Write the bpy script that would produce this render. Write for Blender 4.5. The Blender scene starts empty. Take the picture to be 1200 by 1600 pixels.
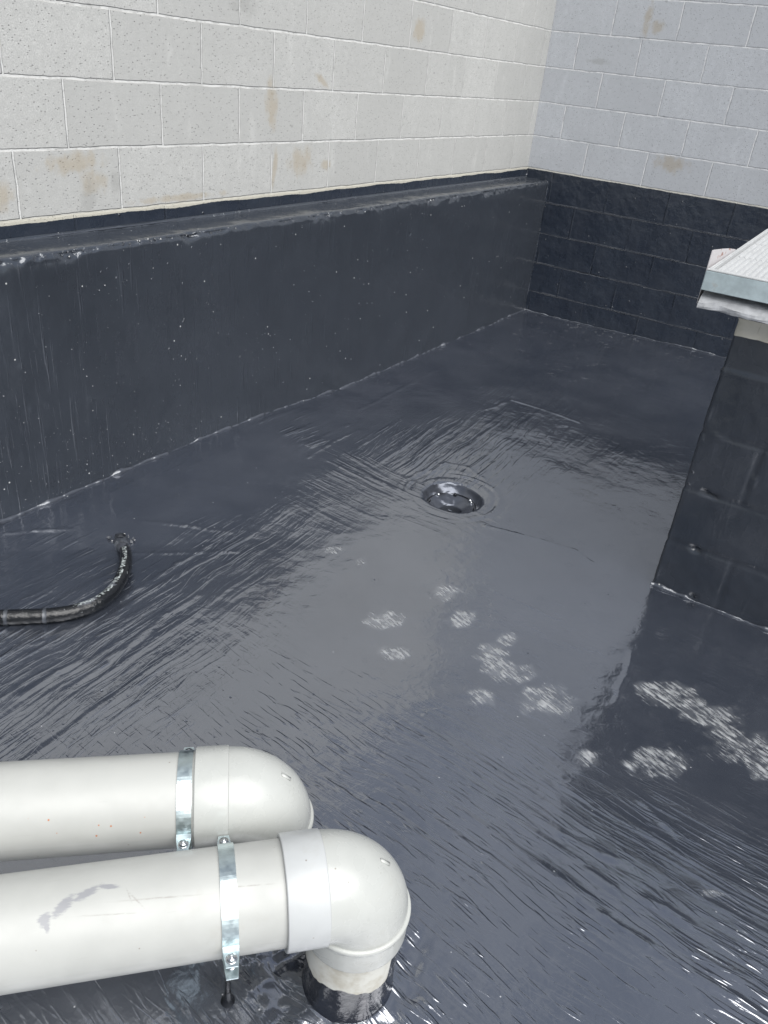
import bpy, math, random
import numpy as np
from mathutils import Vector, Matrix
random.seed(7)
rng = np.random.RandomState(11)
sc = bpy.context.scene
col = sc.collection
R_ = math.radians

# ------------------------------------------------------------------ camera
CAM = Vector((2.354192644552059, -5.463384240926322, 0.5511691346199864))
YAW, PITCH, ROLL, FPX = -0.5272097085629445, 0.5193581573645482, 0.11173666225667497, 1234.3475
cy_, sy_ = math.cos(YAW), math.sin(YAW)
fwd = Vector((sy_*math.cos(PITCH), cy_*math.cos(PITCH), -math.sin(PITCH)))
rgt = Vector((cy_, -sy_, 0)); up = rgt.cross(fwd)
rr = math.cos(ROLL)*rgt + math.sin(ROLL)*up
uu = -math.sin(ROLL)*rgt + math.cos(ROLL)*up
cd = bpy.data.cameras.new('camera'); cam = bpy.data.objects.new('camera', cd); col.objects.link(cam)
cd.sensor_fit = 'VERTICAL'; cd.sensor_height = 36.0; cd.lens = FPX/1600*36.0
cd.clip_start = .02; cd.clip_end = 500
m = Matrix.Identity(4)
for i in range(3):
    m[i][0] = rr[i]; m[i][1] = uu[i]; m[i][2] = -fwd[i]; m[i][3] = CAM[i]
cam.matrix_world = m
sc.camera = cam

# ------------------------------------------------------------------ world and sun
SUN_EL, SUN_AZ = R_(54), R_(113)        # azimuth clockwise from +Y
w = bpy.data.worlds.new('World'); sc.world = w; w.use_nodes = True
wt = w.node_tree; wt.nodes.clear()
sky = wt.nodes.new('ShaderNodeTexSky'); sky.sky_type = 'NISHITA'; sky.sun_disc = False
sky.sun_elevation = SUN_EL; sky.sun_rotation = SUN_AZ; sky.dust_density = 1.5; sky.air_density = 1.0
b1 = wt.nodes.new('ShaderNodeBackground'); b1.inputs[1].default_value = .062
wt.links.new(sky.outputs[0], b1.inputs[0])
b2 = wt.nodes.new('ShaderNodeBackground'); b2.inputs[1].default_value = .37
b2.inputs[0].default_value = (.86, .91, 1.0, 1)
tc = wt.nodes.new('ShaderNodeTexCoord'); nz = wt.nodes.new('ShaderNodeTexNoise')
nz.inputs['Scale'].default_value = 2.2; nz.inputs['Detail'].default_value = 5
wt.links.new(tc.outputs['Generated'], nz.inputs['Vector'])
mr = wt.nodes.new('ShaderNodeMapRange'); mr.inputs[1].default_value = .35; mr.inputs[2].default_value = .6
mr.inputs[3].default_value = .15; mr.inputs[4].default_value = .9
wt.links.new(nz.outputs['Fac'], mr.inputs[0])
mx = wt.nodes.new('ShaderNodeMixShader')
wt.links.new(mr.outputs[0], mx.inputs[0]); wt.links.new(b1.outputs[0], mx.inputs[1]); wt.links.new(b2.outputs[0], mx.inputs[2])
wo = wt.nodes.new('ShaderNodeOutputWorld'); wt.links.new(mx.outputs[0], wo.inputs[0])
sd = bpy.data.lights.new('sun', 'SUN'); sd.energy = 3.7; sd.angle = R_(64); sd.color = (1, .985, .955)
so = bpy.data.objects.new('sun', sd); col.objects.link(so)
sv = Vector((math.sin(SUN_AZ)*math.cos(SUN_EL), math.cos(SUN_AZ)*math.cos(SUN_EL), math.sin(SUN_EL)))
so.rotation_euler = (-sv).to_track_quat('-Z', 'Y').to_euler(); so.location = sv*20
sc.view_settings.view_transform = 'Standard'; sc.view_settings.look = 'None'
sc.view_settings.exposure = 0.50; sc.view_settings.gamma = 1

# ------------------------------------------------------------------ small helpers
def sstep(a, b, x):
    t = np.clip((x-a)/(b-a), 0, 1); return t*t*(3-2*t)

_tab = rng.rand(512, 512)
def vnoise(x, y, seed=0):
    x = np.asarray(x, float)+seed*17.31; y = np.asarray(y, float)+seed*7.77
    xi = np.floor(x).astype(int); yi = np.floor(y).astype(int); fx = x-xi; fy = y-yi
    fx = fx*fx*(3-2*fx); fy = fy*fy*(3-2*fy)
    g = lambda a, b: _tab[a % 512, b % 512]
    return (g(xi, yi)*(1-fx)+g(xi+1, yi)*fx)*(1-fy)+(g(xi, yi+1)*(1-fx)+g(xi+1, yi+1)*fx)*fy
def fbm(x, y, seed=0, o=4):
    s = 0; a = .5; t = 0
    for k in range(o):
        s = s+a*vnoise(x*2**k, y*2**k, seed+k*3); t += a; a *= .5
    return s/t

def link(name, me, mat=None, parent=None, smooth=True):
    o = bpy.data.objects.new(name, me); col.objects.link(o)
    if mat: me.materials.append(mat)
    if smooth: me.polygons.foreach_set('use_smooth', [True]*len(me.polygons))
    if parent: o.parent = parent
    return o
def tag(o, label=None, cat=None, group=None, kind=None):
    if label: o['label'] = label
    if cat: o['category'] = cat
    if group: o['group'] = group
    if kind: o['kind'] = kind
    return o
def empty(name, loc=(0, 0, 0)):
    o = bpy.data.objects.new(name, None); o.location = loc; o.empty_display_size = .1; col.objects.link(o); return o
def part(name, me, mat, root, smooth=True):
    """mesh given in world coordinates, parented to an empty that only translates"""
    o = link(name, me, mat, root, smooth)
    wl = Vector(root.location); r = root.parent
    while r: wl += Vector(r.location); r = r.parent
    me.transform(Matrix.Translation(-wl)); return o

class MB:
    def __init__(s): s.v = []; s.f = []; s.uv = None
    def add(s, v, f):
        n = len(s.v); s.v += [tuple(map(float, p)) for p in v]; s.f += [tuple(i+n for i in q) for q in f]
    def grid(s, P, closed_u=False, closed_v=False, flip=False):
        """P: (nu, nv, 3)"""
        nu, nv = P.shape[:2]; n = len(s.v); s.v += [tuple(p) for p in P.reshape(-1, 3)]
        for i in range(nu if closed_u else nu-1):
            for j in range(nv if closed_v else nv-1):
                a, b, c, d = (i*nv+j, ((i+1) % nu)*nv+j, ((i+1) % nu)*nv+(j+1) % nv, i*nv+(j+1) % nv)
                q = (a+n, b+n, c+n, d+n); s.f.append(q[::-1] if flip else q)
    def mesh(s, name='mesh'):
        me = bpy.data.meshes.new(name); me.from_pydata(s.v, [], s.f); me.update(); return me

def frames(pts):
    pts = [Vector(p) for p in pts]; T = []
    for i in range(len(pts)):
        a = pts[max(i-1, 0)]; b = pts[min(i+1, len(pts)-1)]; T.append((b-a).normalized())
    up0 = Vector((0, 0, 1)) if abs(T[0].z) < .9 else Vector((1, 0, 0)); N = []
    n = (up0-T[0]*up0.dot(T[0])).normalized()
    for t in T:
        n = (n-t*n.dot(t)).normalized(); N.append(n)
    return pts, T, N
def tube(mb, pts, rad, n=16, cap=True, jit=0.0):
    pts, T, N = frames(pts); P = np.zeros((len(pts), n, 3))
    for i, (p, t, nn) in enumerate(zip(pts, T, N)):
        b = t.cross(nn); r = rad[i] if hasattr(rad, '__len__') else rad
        for k in range(n):
            a = 2*math.pi*k/n; q = r*(1+jit*(random.random()-.5))
            P[i, k] = p+nn*math.cos(a)*q+b*math.sin(a)*q
    base = len(mb.v); mb.grid(P, closed_v=True, flip=True)
    if cap:
        mb.f.append(tuple(base+k for k in range(n)))
        mb.f.append(tuple(base+(len(pts)-1)*n+k for k in range(n))[::-1])
def lathe(mb, prof, c, n=48, axis=Vector((0, 0, 1))):
    P = np.zeros((len(prof), n, 3)); q = Vector((0, 0, 1)).rotation_difference(axis)
    for i, (r, z) in enumerate(prof):
        for k in range(n):
            a = 2*math.pi*k/n; P[i, k] = Vector(c)+q @ Vector((r*math.cos(a), r*math.sin(a), z))
    mb.grid(P, closed_v=True, flip=True)
def box(mb, lo, hi, M=None, bev=0.0):
    x0, y0, z0 = lo; x1, y1, z1 = hi; b = bev
    if b <= 0:
        V = [(x0, y0, z0), (x1, y0, z0), (x1, y1, z0), (x0, y1, z0), (x0, y0, z1), (x1, y0, z1), (x1, y1, z1), (x0, y1, z1)]
        F = [(0, 3, 2, 1), (4, 5, 6, 7), (0, 1, 5, 4), (1, 2, 6, 5), (2, 3, 7, 6), (3, 0, 4, 7)]
    else:
        import bmesh
        bm = bmesh.new(); bmesh.ops.create_cube(bm, size=1)
        for v in bm.verts:
            v.co = Vector(((x0+x1)/2+v.co.x*(x1-x0), (y0+y1)/2+v.co.y*(y1-y0), (z0+z1)/2+v.co.z*(z1-z0)))
        bmesh.ops.bevel(bm, geom=bm.edges[:], offset=b, segments=2, affect='EDGES')
        bm.verts.index_update(); V = [v.co.copy() for v in bm.verts]; F = [tuple(v.index for v in f.verts) for f in bm.faces]; bm.free()
    if M is not None: V = [M @ Vector(v) for v in V]
    mb.add(V, F)

# ------------------------------------------------------------------ node helpers
class NT:
    def __init__(s, name):
        s.m = bpy.data.materials.new(name); s.m.use_nodes = True; s.t = s.m.node_tree; s.t.nodes.clear()
        s.out = s.t.nodes.new('ShaderNodeOutputMaterial')
    def n(s, ty, **kw):
        nd = s.t.nodes.new(ty)
        for k, v in kw.items(): setattr(nd, k, v)
        return nd
    def put(s, sock, v):
        if v is None: return
        if hasattr(v, 'is_linked'): s.t.links.new(v, sock)
        elif isinstance(v, (tuple, list)) and len(v) == 3 and sock.type == 'RGBA': sock.default_value = (*v, 1)
        else: sock.default_value = v
    def math(s, op, a, b=None, c=None, clamp=False):
        nd = s.n('ShaderNodeMath', operation=op, use_clamp=clamp); s.put(nd.inputs[0], a)
        if b is not None: s.put(nd.inputs[1], b)
        if c is not None: s.put(nd.inputs[2], c)
        return nd.outputs[0]
    def vmath(s, op, a, b=None):
        nd = s.n('ShaderNodeVectorMath', operation=op); s.put(nd.inputs[0], a)
        if b is not None: s.put(nd.inputs[1], b)
        return nd.outputs['Value'] if op == 'LENGTH' else nd.outputs[0]
    def ramp(s, v, a, b, lo=0.0, hi=1.0, smooth=True):
        nd = s.n('ShaderNodeMapRange'); nd.interpolation_type = 'SMOOTHSTEP' if smooth else 'LINEAR'
        s.put(nd.inputs[0], v)
        for i, x in zip((1, 2, 3, 4), (a, b, lo, hi)): s.put(nd.inputs[i], x)
        return nd.outputs[0]
    def obj(s): return s.n('ShaderNodeTexCoord').outputs['Object']
    def geo(s): return s.n('ShaderNodeNewGeometry').outputs['Position']
    def map(s, v, loc=(0, 0, 0), rot=(0, 0, 0), scale=(1, 1, 1), ty='POINT'):
        nd = s.n('ShaderNodeMapping', vector_type=ty); s.put(nd.inputs[0], v)
        nd.inputs[1].default_value = loc; nd.inputs[2].default_value = rot; nd.inputs[3].default_value = scale
        return nd.outputs[0]
    def noise(s, v, scale, detail=2, rough=.5, dist=0.0):
        nd = s.n('ShaderNodeTexNoise'); s.put(nd.inputs['Vector'], v); nd.inputs['Scale'].default_value = scale
        nd.inputs['Detail'].default_value = detail; nd.inputs['Roughness'].default_value = rough; nd.inputs['Distortion'].default_value = dist
        return nd.outputs['Fac']
    def voro(s, v, scale, feat='F1', rnd=1.0):
        nd = s.n('ShaderNodeTexVoronoi', feature=feat); s.put(nd.inputs['Vector'], v); nd.inputs['Scale'].default_value = scale
        nd.inputs['Randomness'].default_value = rnd; return nd
    def mixc(s, f, a, b, mode='MIX'):
        nd = s.n('ShaderNodeMix', data_type='RGBA', blend_type=mode); s.put(nd.inputs[0], f); s.put(nd.inputs[6], a); s.put(nd.inputs[7], b)
        return nd.outputs[2]
    def mixf(s, f, a, b):
        nd = s.n('ShaderNodeMix', data_type='FLOAT'); s.put(nd.inputs[0], f); s.put(nd.inputs[2], a); s.put(nd.inputs[3], b)
        return nd.outputs[0]
    def bump(s, h, dist=1.0, strength=1.0, normal=None):
        nd = s.n('ShaderNodeBump'); nd.inputs['Strength'].default_value = strength; nd.inputs['Distance'].default_value = dist
        s.put(nd.inputs['Height'], h); s.put(nd.inputs['Normal'], normal); return nd.outputs[0]
    def bsdf(s, color, rough, normal=None, metallic=0.0, ior=1.5, coat=0.0, coat_rough=.05, spec=.5, stint=None):
        nd = s.n('ShaderNodeBsdfPrincipled'); s.put(nd.inputs['Base Color'], color); s.put(nd.inputs['Roughness'], rough)
        s.put(nd.inputs['Metallic'], metallic); nd.inputs['IOR'].default_value = ior; s.put(nd.inputs['Normal'], normal)
        nd.inputs['Coat Weight'].default_value = coat; nd.inputs['Coat Roughness'].default_value = coat_rough
        nd.inputs['Specular IOR Level'].default_value = spec
        if stint: nd.inputs['Specular Tint'].default_value = (*stint, 1)
        return nd.outputs[0]
    def ellipses(s, uvw, items):
        """items: (u, v, ru, rv, rot) in the xy plane of uvw -> union of soft discs, 1 inside"""
        acc = None
        for u, v, ru, rv, rot in items:
            q = s.map(uvw, (u, v, 0), (0, 0, rot), (ru, rv, 1e6), 'TEXTURE')
            q = s.vmath('MULTIPLY', q, (1, 1, 0)); d = s.ramp(s.vmath('LENGTH', q), 1.35, .0)
            acc = d if acc is None else s.math('MAXIMUM', acc, d)
        return acc
    def done(s, sh): s.t.links.new(sh, s.out.inputs[0]); return s.m

PAINT = (.018, .0215, .031)
def paint_nodes(t, P, along=None, lump=1.0, rough=.22):
    """black waterproofing membrane: brush ridges along an axis, pits, drips, broad waves"""
    return None

# ------------------------------------------------------------------ materials
def mat_floor():
    t = NT('floor_membrane'); P = t.geo()
    att = t.n('ShaderNodeAttribute', attribute_name='marks'); sep = t.n('ShaderNodeSeparateColor'); t.put(sep.inputs[0], att.outputs['Color'])
    scuff, famY, pitm = sep.outputs[0], sep.outputs[1], sep.outputs[2]
    att2 = t.n('ShaderNodeAttribute', attribute_name='wear'); sep2 = t.n('ShaderNodeSeparateColor'); t.put(sep2.inputs[0], att2.outputs['Color'])
    strength = sep2.outputs[0]
    warp = t.n('ShaderNodeTexNoise'); t.put(warp.inputs['Vector'], P); warp.inputs['Scale'].default_value = 1.7; warp.inputs['Detail'].default_value = 2
    wv = t.vmath('MULTIPLY', t.vmath('SUBTRACT', warp.outputs['Color'], (.5, .5, .5)), (.11, .11, 0))
    Q = t.vmath('ADD', P, wv)
    near = sep2.outputs[1]
    def fam(th, seed):
        def an(v, L, W, a=0.0, d=2.0, rg=.5, o=0): return t.noise(t.map(v, (seed+o, seed*.7+o, 0), (0, 0, th+a), (1/L, 1/W, 1), 'TEXTURE'), 1, d, rg)
        a = an(Q, 4.6, 62); dd = an(Q, 1.5, 24, 0, 2, .5, 2); b = an(Q, 7, 150, 0, 2, .5, 4); c = an(Q, 7, 95, .2, 2, .5, 9); e = an(Q, 11, 85, -.08, 1.5, .5, 13)
        h = t.math('MULTIPLY', t.ramp(a, .53, .76), .0022)
        h = t.math('ADD', h, t.math('MULTIPLY', t.ramp(b, .52, .8), .00035))
        h = t.math('ADD', h, t.math('MULTIPLY', t.ramp(c, .58, .78), .0011))
        h = t.math('ADD', h, t.math('MULTIPLY', t.math('MULTIPLY', t.ramp(e, .55, .69), near), .0023 if abs(th) < 1 else .0010))
        h = t.math('ADD', h, t.math('MULTIPLY', t.ramp(dd, .42, .80), .0045))
        return h
    hx = fam(R_(-3), 3.1); hy = fam(R_(93), 7.7)
    hs = t.mixf(famY, hx, hy)
    patch = t.ramp(t.noise(P, 2.6, 2), .36, .62, .25, 1.0)
    hs = t.math('MULTIPLY', hs, t.math('MULTIPLY', patch, strength))
    wav = t.math('MULTIPLY', t.noise(Q, 7, 2), .0045)
    wav2 = t.math('MULTIPLY', t.noise(Q, 26, 2, .5, .6), .0011)
    fine = t.math('MULTIPLY', t.noise(P, 160, 3), .00016)
    # bubbles and pits
    v = t.voro(P, 46); pit = t.math('MULTIPLY', t.ramp(v.outputs['Distance'], .0, .2), .0013)
    sel = t.math('GREATER_THAN', t.n('ShaderNodeSeparateColor').outputs[0], 2.0)
    sc_ = t.n('ShaderNodeSeparateColor'); t.put(sc_.inputs[0], v.outputs['Color'])
    on = t.math('LESS_THAN', sc_.outputs[0], t.math('ADD', t.math('MULTIPLY', pitm, .4), .02))
    pit = t.math('MULTIPLY', pit, on)
    # lifted bits where residue is stuck
    crust = t.noise(t.map(P, (0, 0, 0), (0, 0, R_(-20)), (1/26, 1/110, 1), 'TEXTURE'), 1, 3, .6)
    crust2 = t.noise(P, 38, 3, .6)
    cr = t.math('ADD', t.math('MULTIPLY', crust, .78), t.math('MULTIPLY', crust2, .34))
    thr = t.math('SUBTRACT', .80, t.math('MULTIPLY', scuff, .32))
    sm = t.ramp(t.math('SUBTRACT', cr, thr), -.03, .30)
    sm = t.math('MULTIPLY', sm, t.ramp(scuff, .05, .35))
    h = t.math('ADD', t.math('ADD', hs, wav), t.math('ADD', wav2, t.math('ADD', fine, pit)))
    h = t.math('ADD', h, t.math('MULTIPLY', sm, .0012))
    nrm = t.bump(h)
    dirt = t.noise(P, 3.3, 4, .6)
    c = t.mixc(t.ramp(dirt, .3, .7), (.025, .0295, .040), (.037, .042, .054))
    c = t.mixc(t.math('MULTIPLY', t.ramp(scuff, .3, 1.0, 0, .30), t.ramp(t.noise(P, 24, 4, .65), .36, .62)), c, (.20, .21, .225))
    sp = t.voro(P, 55); spc = t.n('ShaderNodeSeparateColor'); t.put(spc.inputs[0], sp.outputs['Color'])
    dot = t.math('MULTIPLY', t.ramp(sp.outputs['Distance'], .12, .05), t.math('LESS_THAN', spc.outputs[1], .02))
    c = t.mixc(dot, c, (.45, .46, .47))
    c = t.mixc(t.math('MULTIPLY', sm, .85), c, (.38, .39, .39))
    r = t.ramp(t.noise(P, 5, 3), .3, .7, .10, .18)
    r = t.mixf(sm, r, .6)
    return t.done(t.bsdf(c, r, nrm, ior=3.6, stint=(.91, .935, 1.0)))

def mat_paint(name, axis='z', rough=(.18, .3), lump=1.0, streak=1.0, base=(.030, .035, .044), pits=.02):
    t = NT(name); P = t.geo()
    sc = {'z': (55, 55, 3.2), 'none': (20, 20, 20)}[axis]
    a = t.noise(t.map(P, (1, 2, 3), (0, 0, 0), sc), 1, 3, .55)
    b = t.noise(P, 22, 3, .55)
    c = t.noise(P, 5, 2)
    run = t.math('MULTIPLY', t.ramp(a, .56, .72), .0028*streak*.6)
    run = t.math('MULTIPLY', run, t.ramp(t.noise(P, 2.3, 2), .38, .62))
    h = t.math('ADD', run, t.math('MULTIPLY', b, .0016*lump))
    h = t.math('ADD', h, t.math('MULTIPLY', c, .006*lump))
    v = t.voro(P, 42); s = t.n('ShaderNodeSeparateColor'); t.put(s.inputs[0], v.outputs['Color'])
    clus = t.ramp(t.noise(P, 3.1, 2), .35, .65, .3, 2.2)
    on = t.math('LESS_THAN', s.outputs[0], t.math('MULTIPLY', clus, pits))
    bumpv = t.math('MULTIPLY', t.ramp(v.outputs['Distance'], .22, .02), .0042)
    h = t.math('ADD', h, t.math('MULTIPLY', bumpv, on))
    v2 = t.voro(P, 17); s2 = t.n('ShaderNodeSeparateColor'); t.put(s2.inputs[0], v2.outputs['Color'])
    on2 = t.math('LESS_THAN', s2.outputs[1], pits*.25)
    h = t.math('SUBTRACT', h, t.math('MULTIPLY', t.math('MULTIPLY', t.ramp(v2.outputs['Distance'], .25, .08), .006), on2))
    h = t.math('ADD', h, t.math('MULTIPLY', t.noise(P, 130, 3), .00022))
    col_ = t.mixc(t.ramp(t.noise(P, 4, 4, .6), .3, .7), base, tuple(x*1.12 for x in base))
    # sparkles off the glossy coating, put into the colour as tiny pale dots
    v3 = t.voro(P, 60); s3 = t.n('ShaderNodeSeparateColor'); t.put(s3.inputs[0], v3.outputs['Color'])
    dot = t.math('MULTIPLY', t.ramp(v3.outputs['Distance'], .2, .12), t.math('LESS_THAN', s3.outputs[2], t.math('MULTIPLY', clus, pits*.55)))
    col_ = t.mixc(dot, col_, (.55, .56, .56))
    r = t.ramp(t.noise(P, 7, 3), .3, .7, rough[0], rough[1])
    return t.done(t.bsdf(col_, r, t.bump(h), ior=1.9, stint=(.92, .95, 1.0)))

def mat_wall(name, axis, shift, zt, zamp, stains, tint, mort, jointbump=.003, greys=()):
    t = NT(name); P = t.geo()
    sx = t.n('ShaderNodeSeparateXYZ'); t.put(sx.inputs[0], P)
    u = sx.outputs[0] if axis == 'X' else t.math('MULTIPLY', sx.outputs[1], -1.0)
    z = sx.outputs[2]
    cb = t.n('ShaderNodeCombineXYZ'); t.put(cb.inputs[0], u); t.put(cb.inputs[1], z); U = cb.outputs[0]
    wob = t.n('ShaderNodeTexNoise'); t.put(wob.inputs['Vector'], U); wob.inputs['Scale'].default_value = 14; wob.inputs['Detail'].default_value = 5
    U2 = t.vmath('ADD', U, t.vmath('MULTIPLY', t.vmath('SUBTRACT', wob.outputs['Color'], (.5, .5, .5)), (.010, .010, 0)))
    bvec = t.map(U2, (shift+8.0, 4.0, 0))
    def brick(ms, sm):
        b = t.n('ShaderNodeTexBrick'); b.offset = .5; b.offset_frequency = 2; b.squash = 1
        t.put(b.inputs['Vector'], bvec); b.inputs['Scale'].default_value = 1
        b.inputs['Brick Width'].default_value = .4; b.inputs['Row Height'].default_value = .2
        b.inputs['Mortar Size'].default_value = ms; b.inputs['Mortar Smooth'].default_value = sm; b.inputs['Bias'].default_value = 0
        b.inputs['Color1'].default_value = (0, 0, 0, 1); b.inputs['Color2'].default_value = (1, 1, 1, 1); b.inputs['Mortar'].default_value = (.5, .5, .5, 1)
        return b
    bk = brick(.0045, .3)
    # painted mask with a brushed ragged edge
    n1 = t.noise(t.map(U, (0, 0, 0), (0, 0, 0), (2.2, 1, 1)), 1.6, 2, .45); n2 = t.noise(t.map(U, (0, 0, 0), (0, 0, 0), (1, .3, 1)), 45, 3, .6)
    edge = t.math('ADD', t.math('MULTIPLY', t.math('SUBTRACT', n1, .5), zamp), t.math('MULTIPLY', t.math('SUBTRACT', n2, .5), .006))
    paint = t.ramp(t.math('SUBTRACT', t.math('ADD', z, edge), zt), .0008, -.0008)
    # concrete block face
    var = t.math('ADD', t.math('MULTIPLY', bk.outputs['Color'], .5), t.math('MULTIPLY', t.noise(U, 2.5, 4, .6), .5))
    c = t.mixc(t.ramp(var, .2, .8), tuple(x*.87 for x in tint), tuple(min(1, x*1.08) for x in tint))
    agg = t.noise(P, 210, 3, .7); c = t.mixc(t.ramp(agg, .35, .62), tuple(x*.80 for x in tint), c)
    cl = t.noise(t.map(P, (0, 0, 0), (0, 0, 0), (1, 1, .6)), 5.5, 5, .65); c = t.mixc(t.ramp(cl, .36, .66, 0, .42), c, tuple(x*.80 for x in tint))
    cl2 = t.noise(t.map(P, (9, 3, 1), (0, 0, 0), (1, 1, .35)), 9, 4, .6); c = t.mixc(t.ramp(cl2, .58, .72, 0, .35), c, tuple(min(1, x*1.14) for x in tint))
    mott = t.noise(P, 38, 4, .65); c = t.mixc(t.ramp(mott, .38, .62, .0, .38), c, tuple(x*.78 for x in tint))
    va = t.voro(t.map(P, (0, 0, 0), (.4, .3, .5), (1, 1, 1.6)), 78); sa = t.n('ShaderNodeSeparateColor'); t.put(sa.inputs[0], va.outputs['Color'])
    chip = t.math('MULTIPLY', t.ramp(va.outputs['Distance'], .26, .16), t.math('LESS_THAN', sa.outputs[0], .55))
    chipc = t.mixc(sa.outputs[1], tuple(x*.38 for x in tint), tuple(x*.74 for x in tint))
    c = t.mixc(t.math('MULTIPLY', chip, .80), c, chipc)
    vb = t.voro(t.map(P, (3, 1, 2), (.4, .3, .5), (1, 1, 1.8)), 15); sb = t.n('ShaderNodeSeparateColor'); t.put(sb.inputs[0], vb.outputs['Color'])
    chip2 = t.math('MULTIPLY', t.ramp(vb.outputs['Distance'], .16, .11), t.math('LESS_THAN', sb.outputs[0], .10))
    c = t.mixc(t.math('MULTIPLY', chip2, .5), c, tuple(x*.5 for x in tint))
    # stains
    if stains:
        e = t.ellipses(U, stains); nn = t.noise(t.map(U, (0, 0, 0), (0, 0, 0), (1.3, .8, 1)), 16, 5, .65)
        st = t.ramp(t.math('ADD', e, t.math('MULTIPLY', t.math('SUBTRACT', nn, .5), 1.9)), .25, .95)
        st = t.math('MULTIPLY', st, t.ramp(e, .0, .25))
        c = t.mixc(t.math('MULTIPLY', st, .5), c, (.35, .29, .20))
    if greys:
        e = t.ellipses(U, greys); nn = t.noise(U, 21, 5, .65)
        st = t.math('MULTIPLY', t.ramp(t.math('ADD', e, t.math('MULTIPLY', t.math('SUBTRACT', nn, .5), 1.6)), .35, .95), t.ramp(e, .02, .25))
        c = t.mixc(t.math('MULTIPLY', st, .35), c, (.26, .26, .25))
    mf = t.math('MULTIPLY', bk.outputs['Fac'], t.ramp(t.noise(U, 17, 4, .65), .36, .58, .25, 1))
    c = t.mixc(mf, c, mort)
    # yellowish mortar bed right above the paint
    bed = t.math('MULTIPLY', t.ramp(z, .005, .0), .55)
    c = t.mixc(bed, c, (.50, .47, .37))
    hb = t.math('ADD', t.math('MULTIPLY', agg, .0009), t.math('MULTIPLY', mott, .0012))
    hb = t.math('SUBTRACT', hb, t.math('MULTIPLY', chip, .0012))
    hb = t.math('SUBTRACT', hb, t.math('MULTIPLY', brick(.0052, .5).outputs['Fac'], .0045))
    raw = t.bsdf(c, .9, t.bump(hb), spec=.25)
    # membrane
    bw = brick(.007, .9)
    lum = t.noise(P, 24, 4, .55); lum2 = t.noise(P, 6, 2)
    run = t.ramp(t.noise(t.map(P, (0, 0, 0), (0, 0, 0), (60, 60, 5)), 1, 3, .55), .55, .8)
    jn = t.ramp(t.noise(U, 4, 3), .36, .6, .05, 1.2)
    jsgn = t.ramp(t.noise(U, 1.4, 1), .44, .52, -1, 1)
    h = t.math('MULTIPLY', t.math('MULTIPLY', bw.outputs['Fac'], jointbump), t.math('MULTIPLY', jn, jsgn))
    h = t.math('SUBTRACT', h, t.math('MULTIPLY', brick(.003, .5).outputs['Fac'], jointbump*.6))
    h = t.math('ADD', h, t.math('MULTIPLY', lum, .0045)); h = t.math('ADD', h, t.math('MULTIPLY', lum2, .006))
    h = t.math('ADD', h, t.math('MULTIPLY', run, .0009))
    v = t.voro(P, 40); s = t.n('ShaderNodeSeparateColor'); t.put(s.inputs[0], v.outputs['Color'])
    h = t.math('ADD', h, t.math('MULTIPLY', t.math('MULTIPLY', t.ramp(v.outputs['Distance'], .24, .02), .005), t.math('LESS_THAN', s.outputs[0], .035)))
    h = t.math('ADD', h, t.math('MULTIPLY', paint, .002))
    pc = t.mixc(t.ramp(t.noise(P, 5, 4), .3, .7), (.016, .022, .035), (.022, .029, .043))
    v3 = t.voro(P, 50); s3 = t.n('ShaderNodeSeparateColor'); t.put(s3.inputs[0], v3.outputs['Color'])
    dot = t.math('MULTIPLY', t.ramp(v3.outputs['Distance'], .12, .05), t.math('LESS_THAN', s3.outputs[2], .012))
    pc = t.mixc(dot, pc, (.4, .41, .42))
    pt = t.bsdf(pc, t.ramp(t.noise(P, 8, 3), .3, .7, .22, .36), t.bump(h), ior=1.7)
    mxs = t.n('ShaderNodeMixShader'); t.put(mxs.inputs[0], paint); t.put(mxs.inputs[1], raw); t.put(mxs.inputs[2], pt)
    return t.done(mxs.outputs[0])

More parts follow.
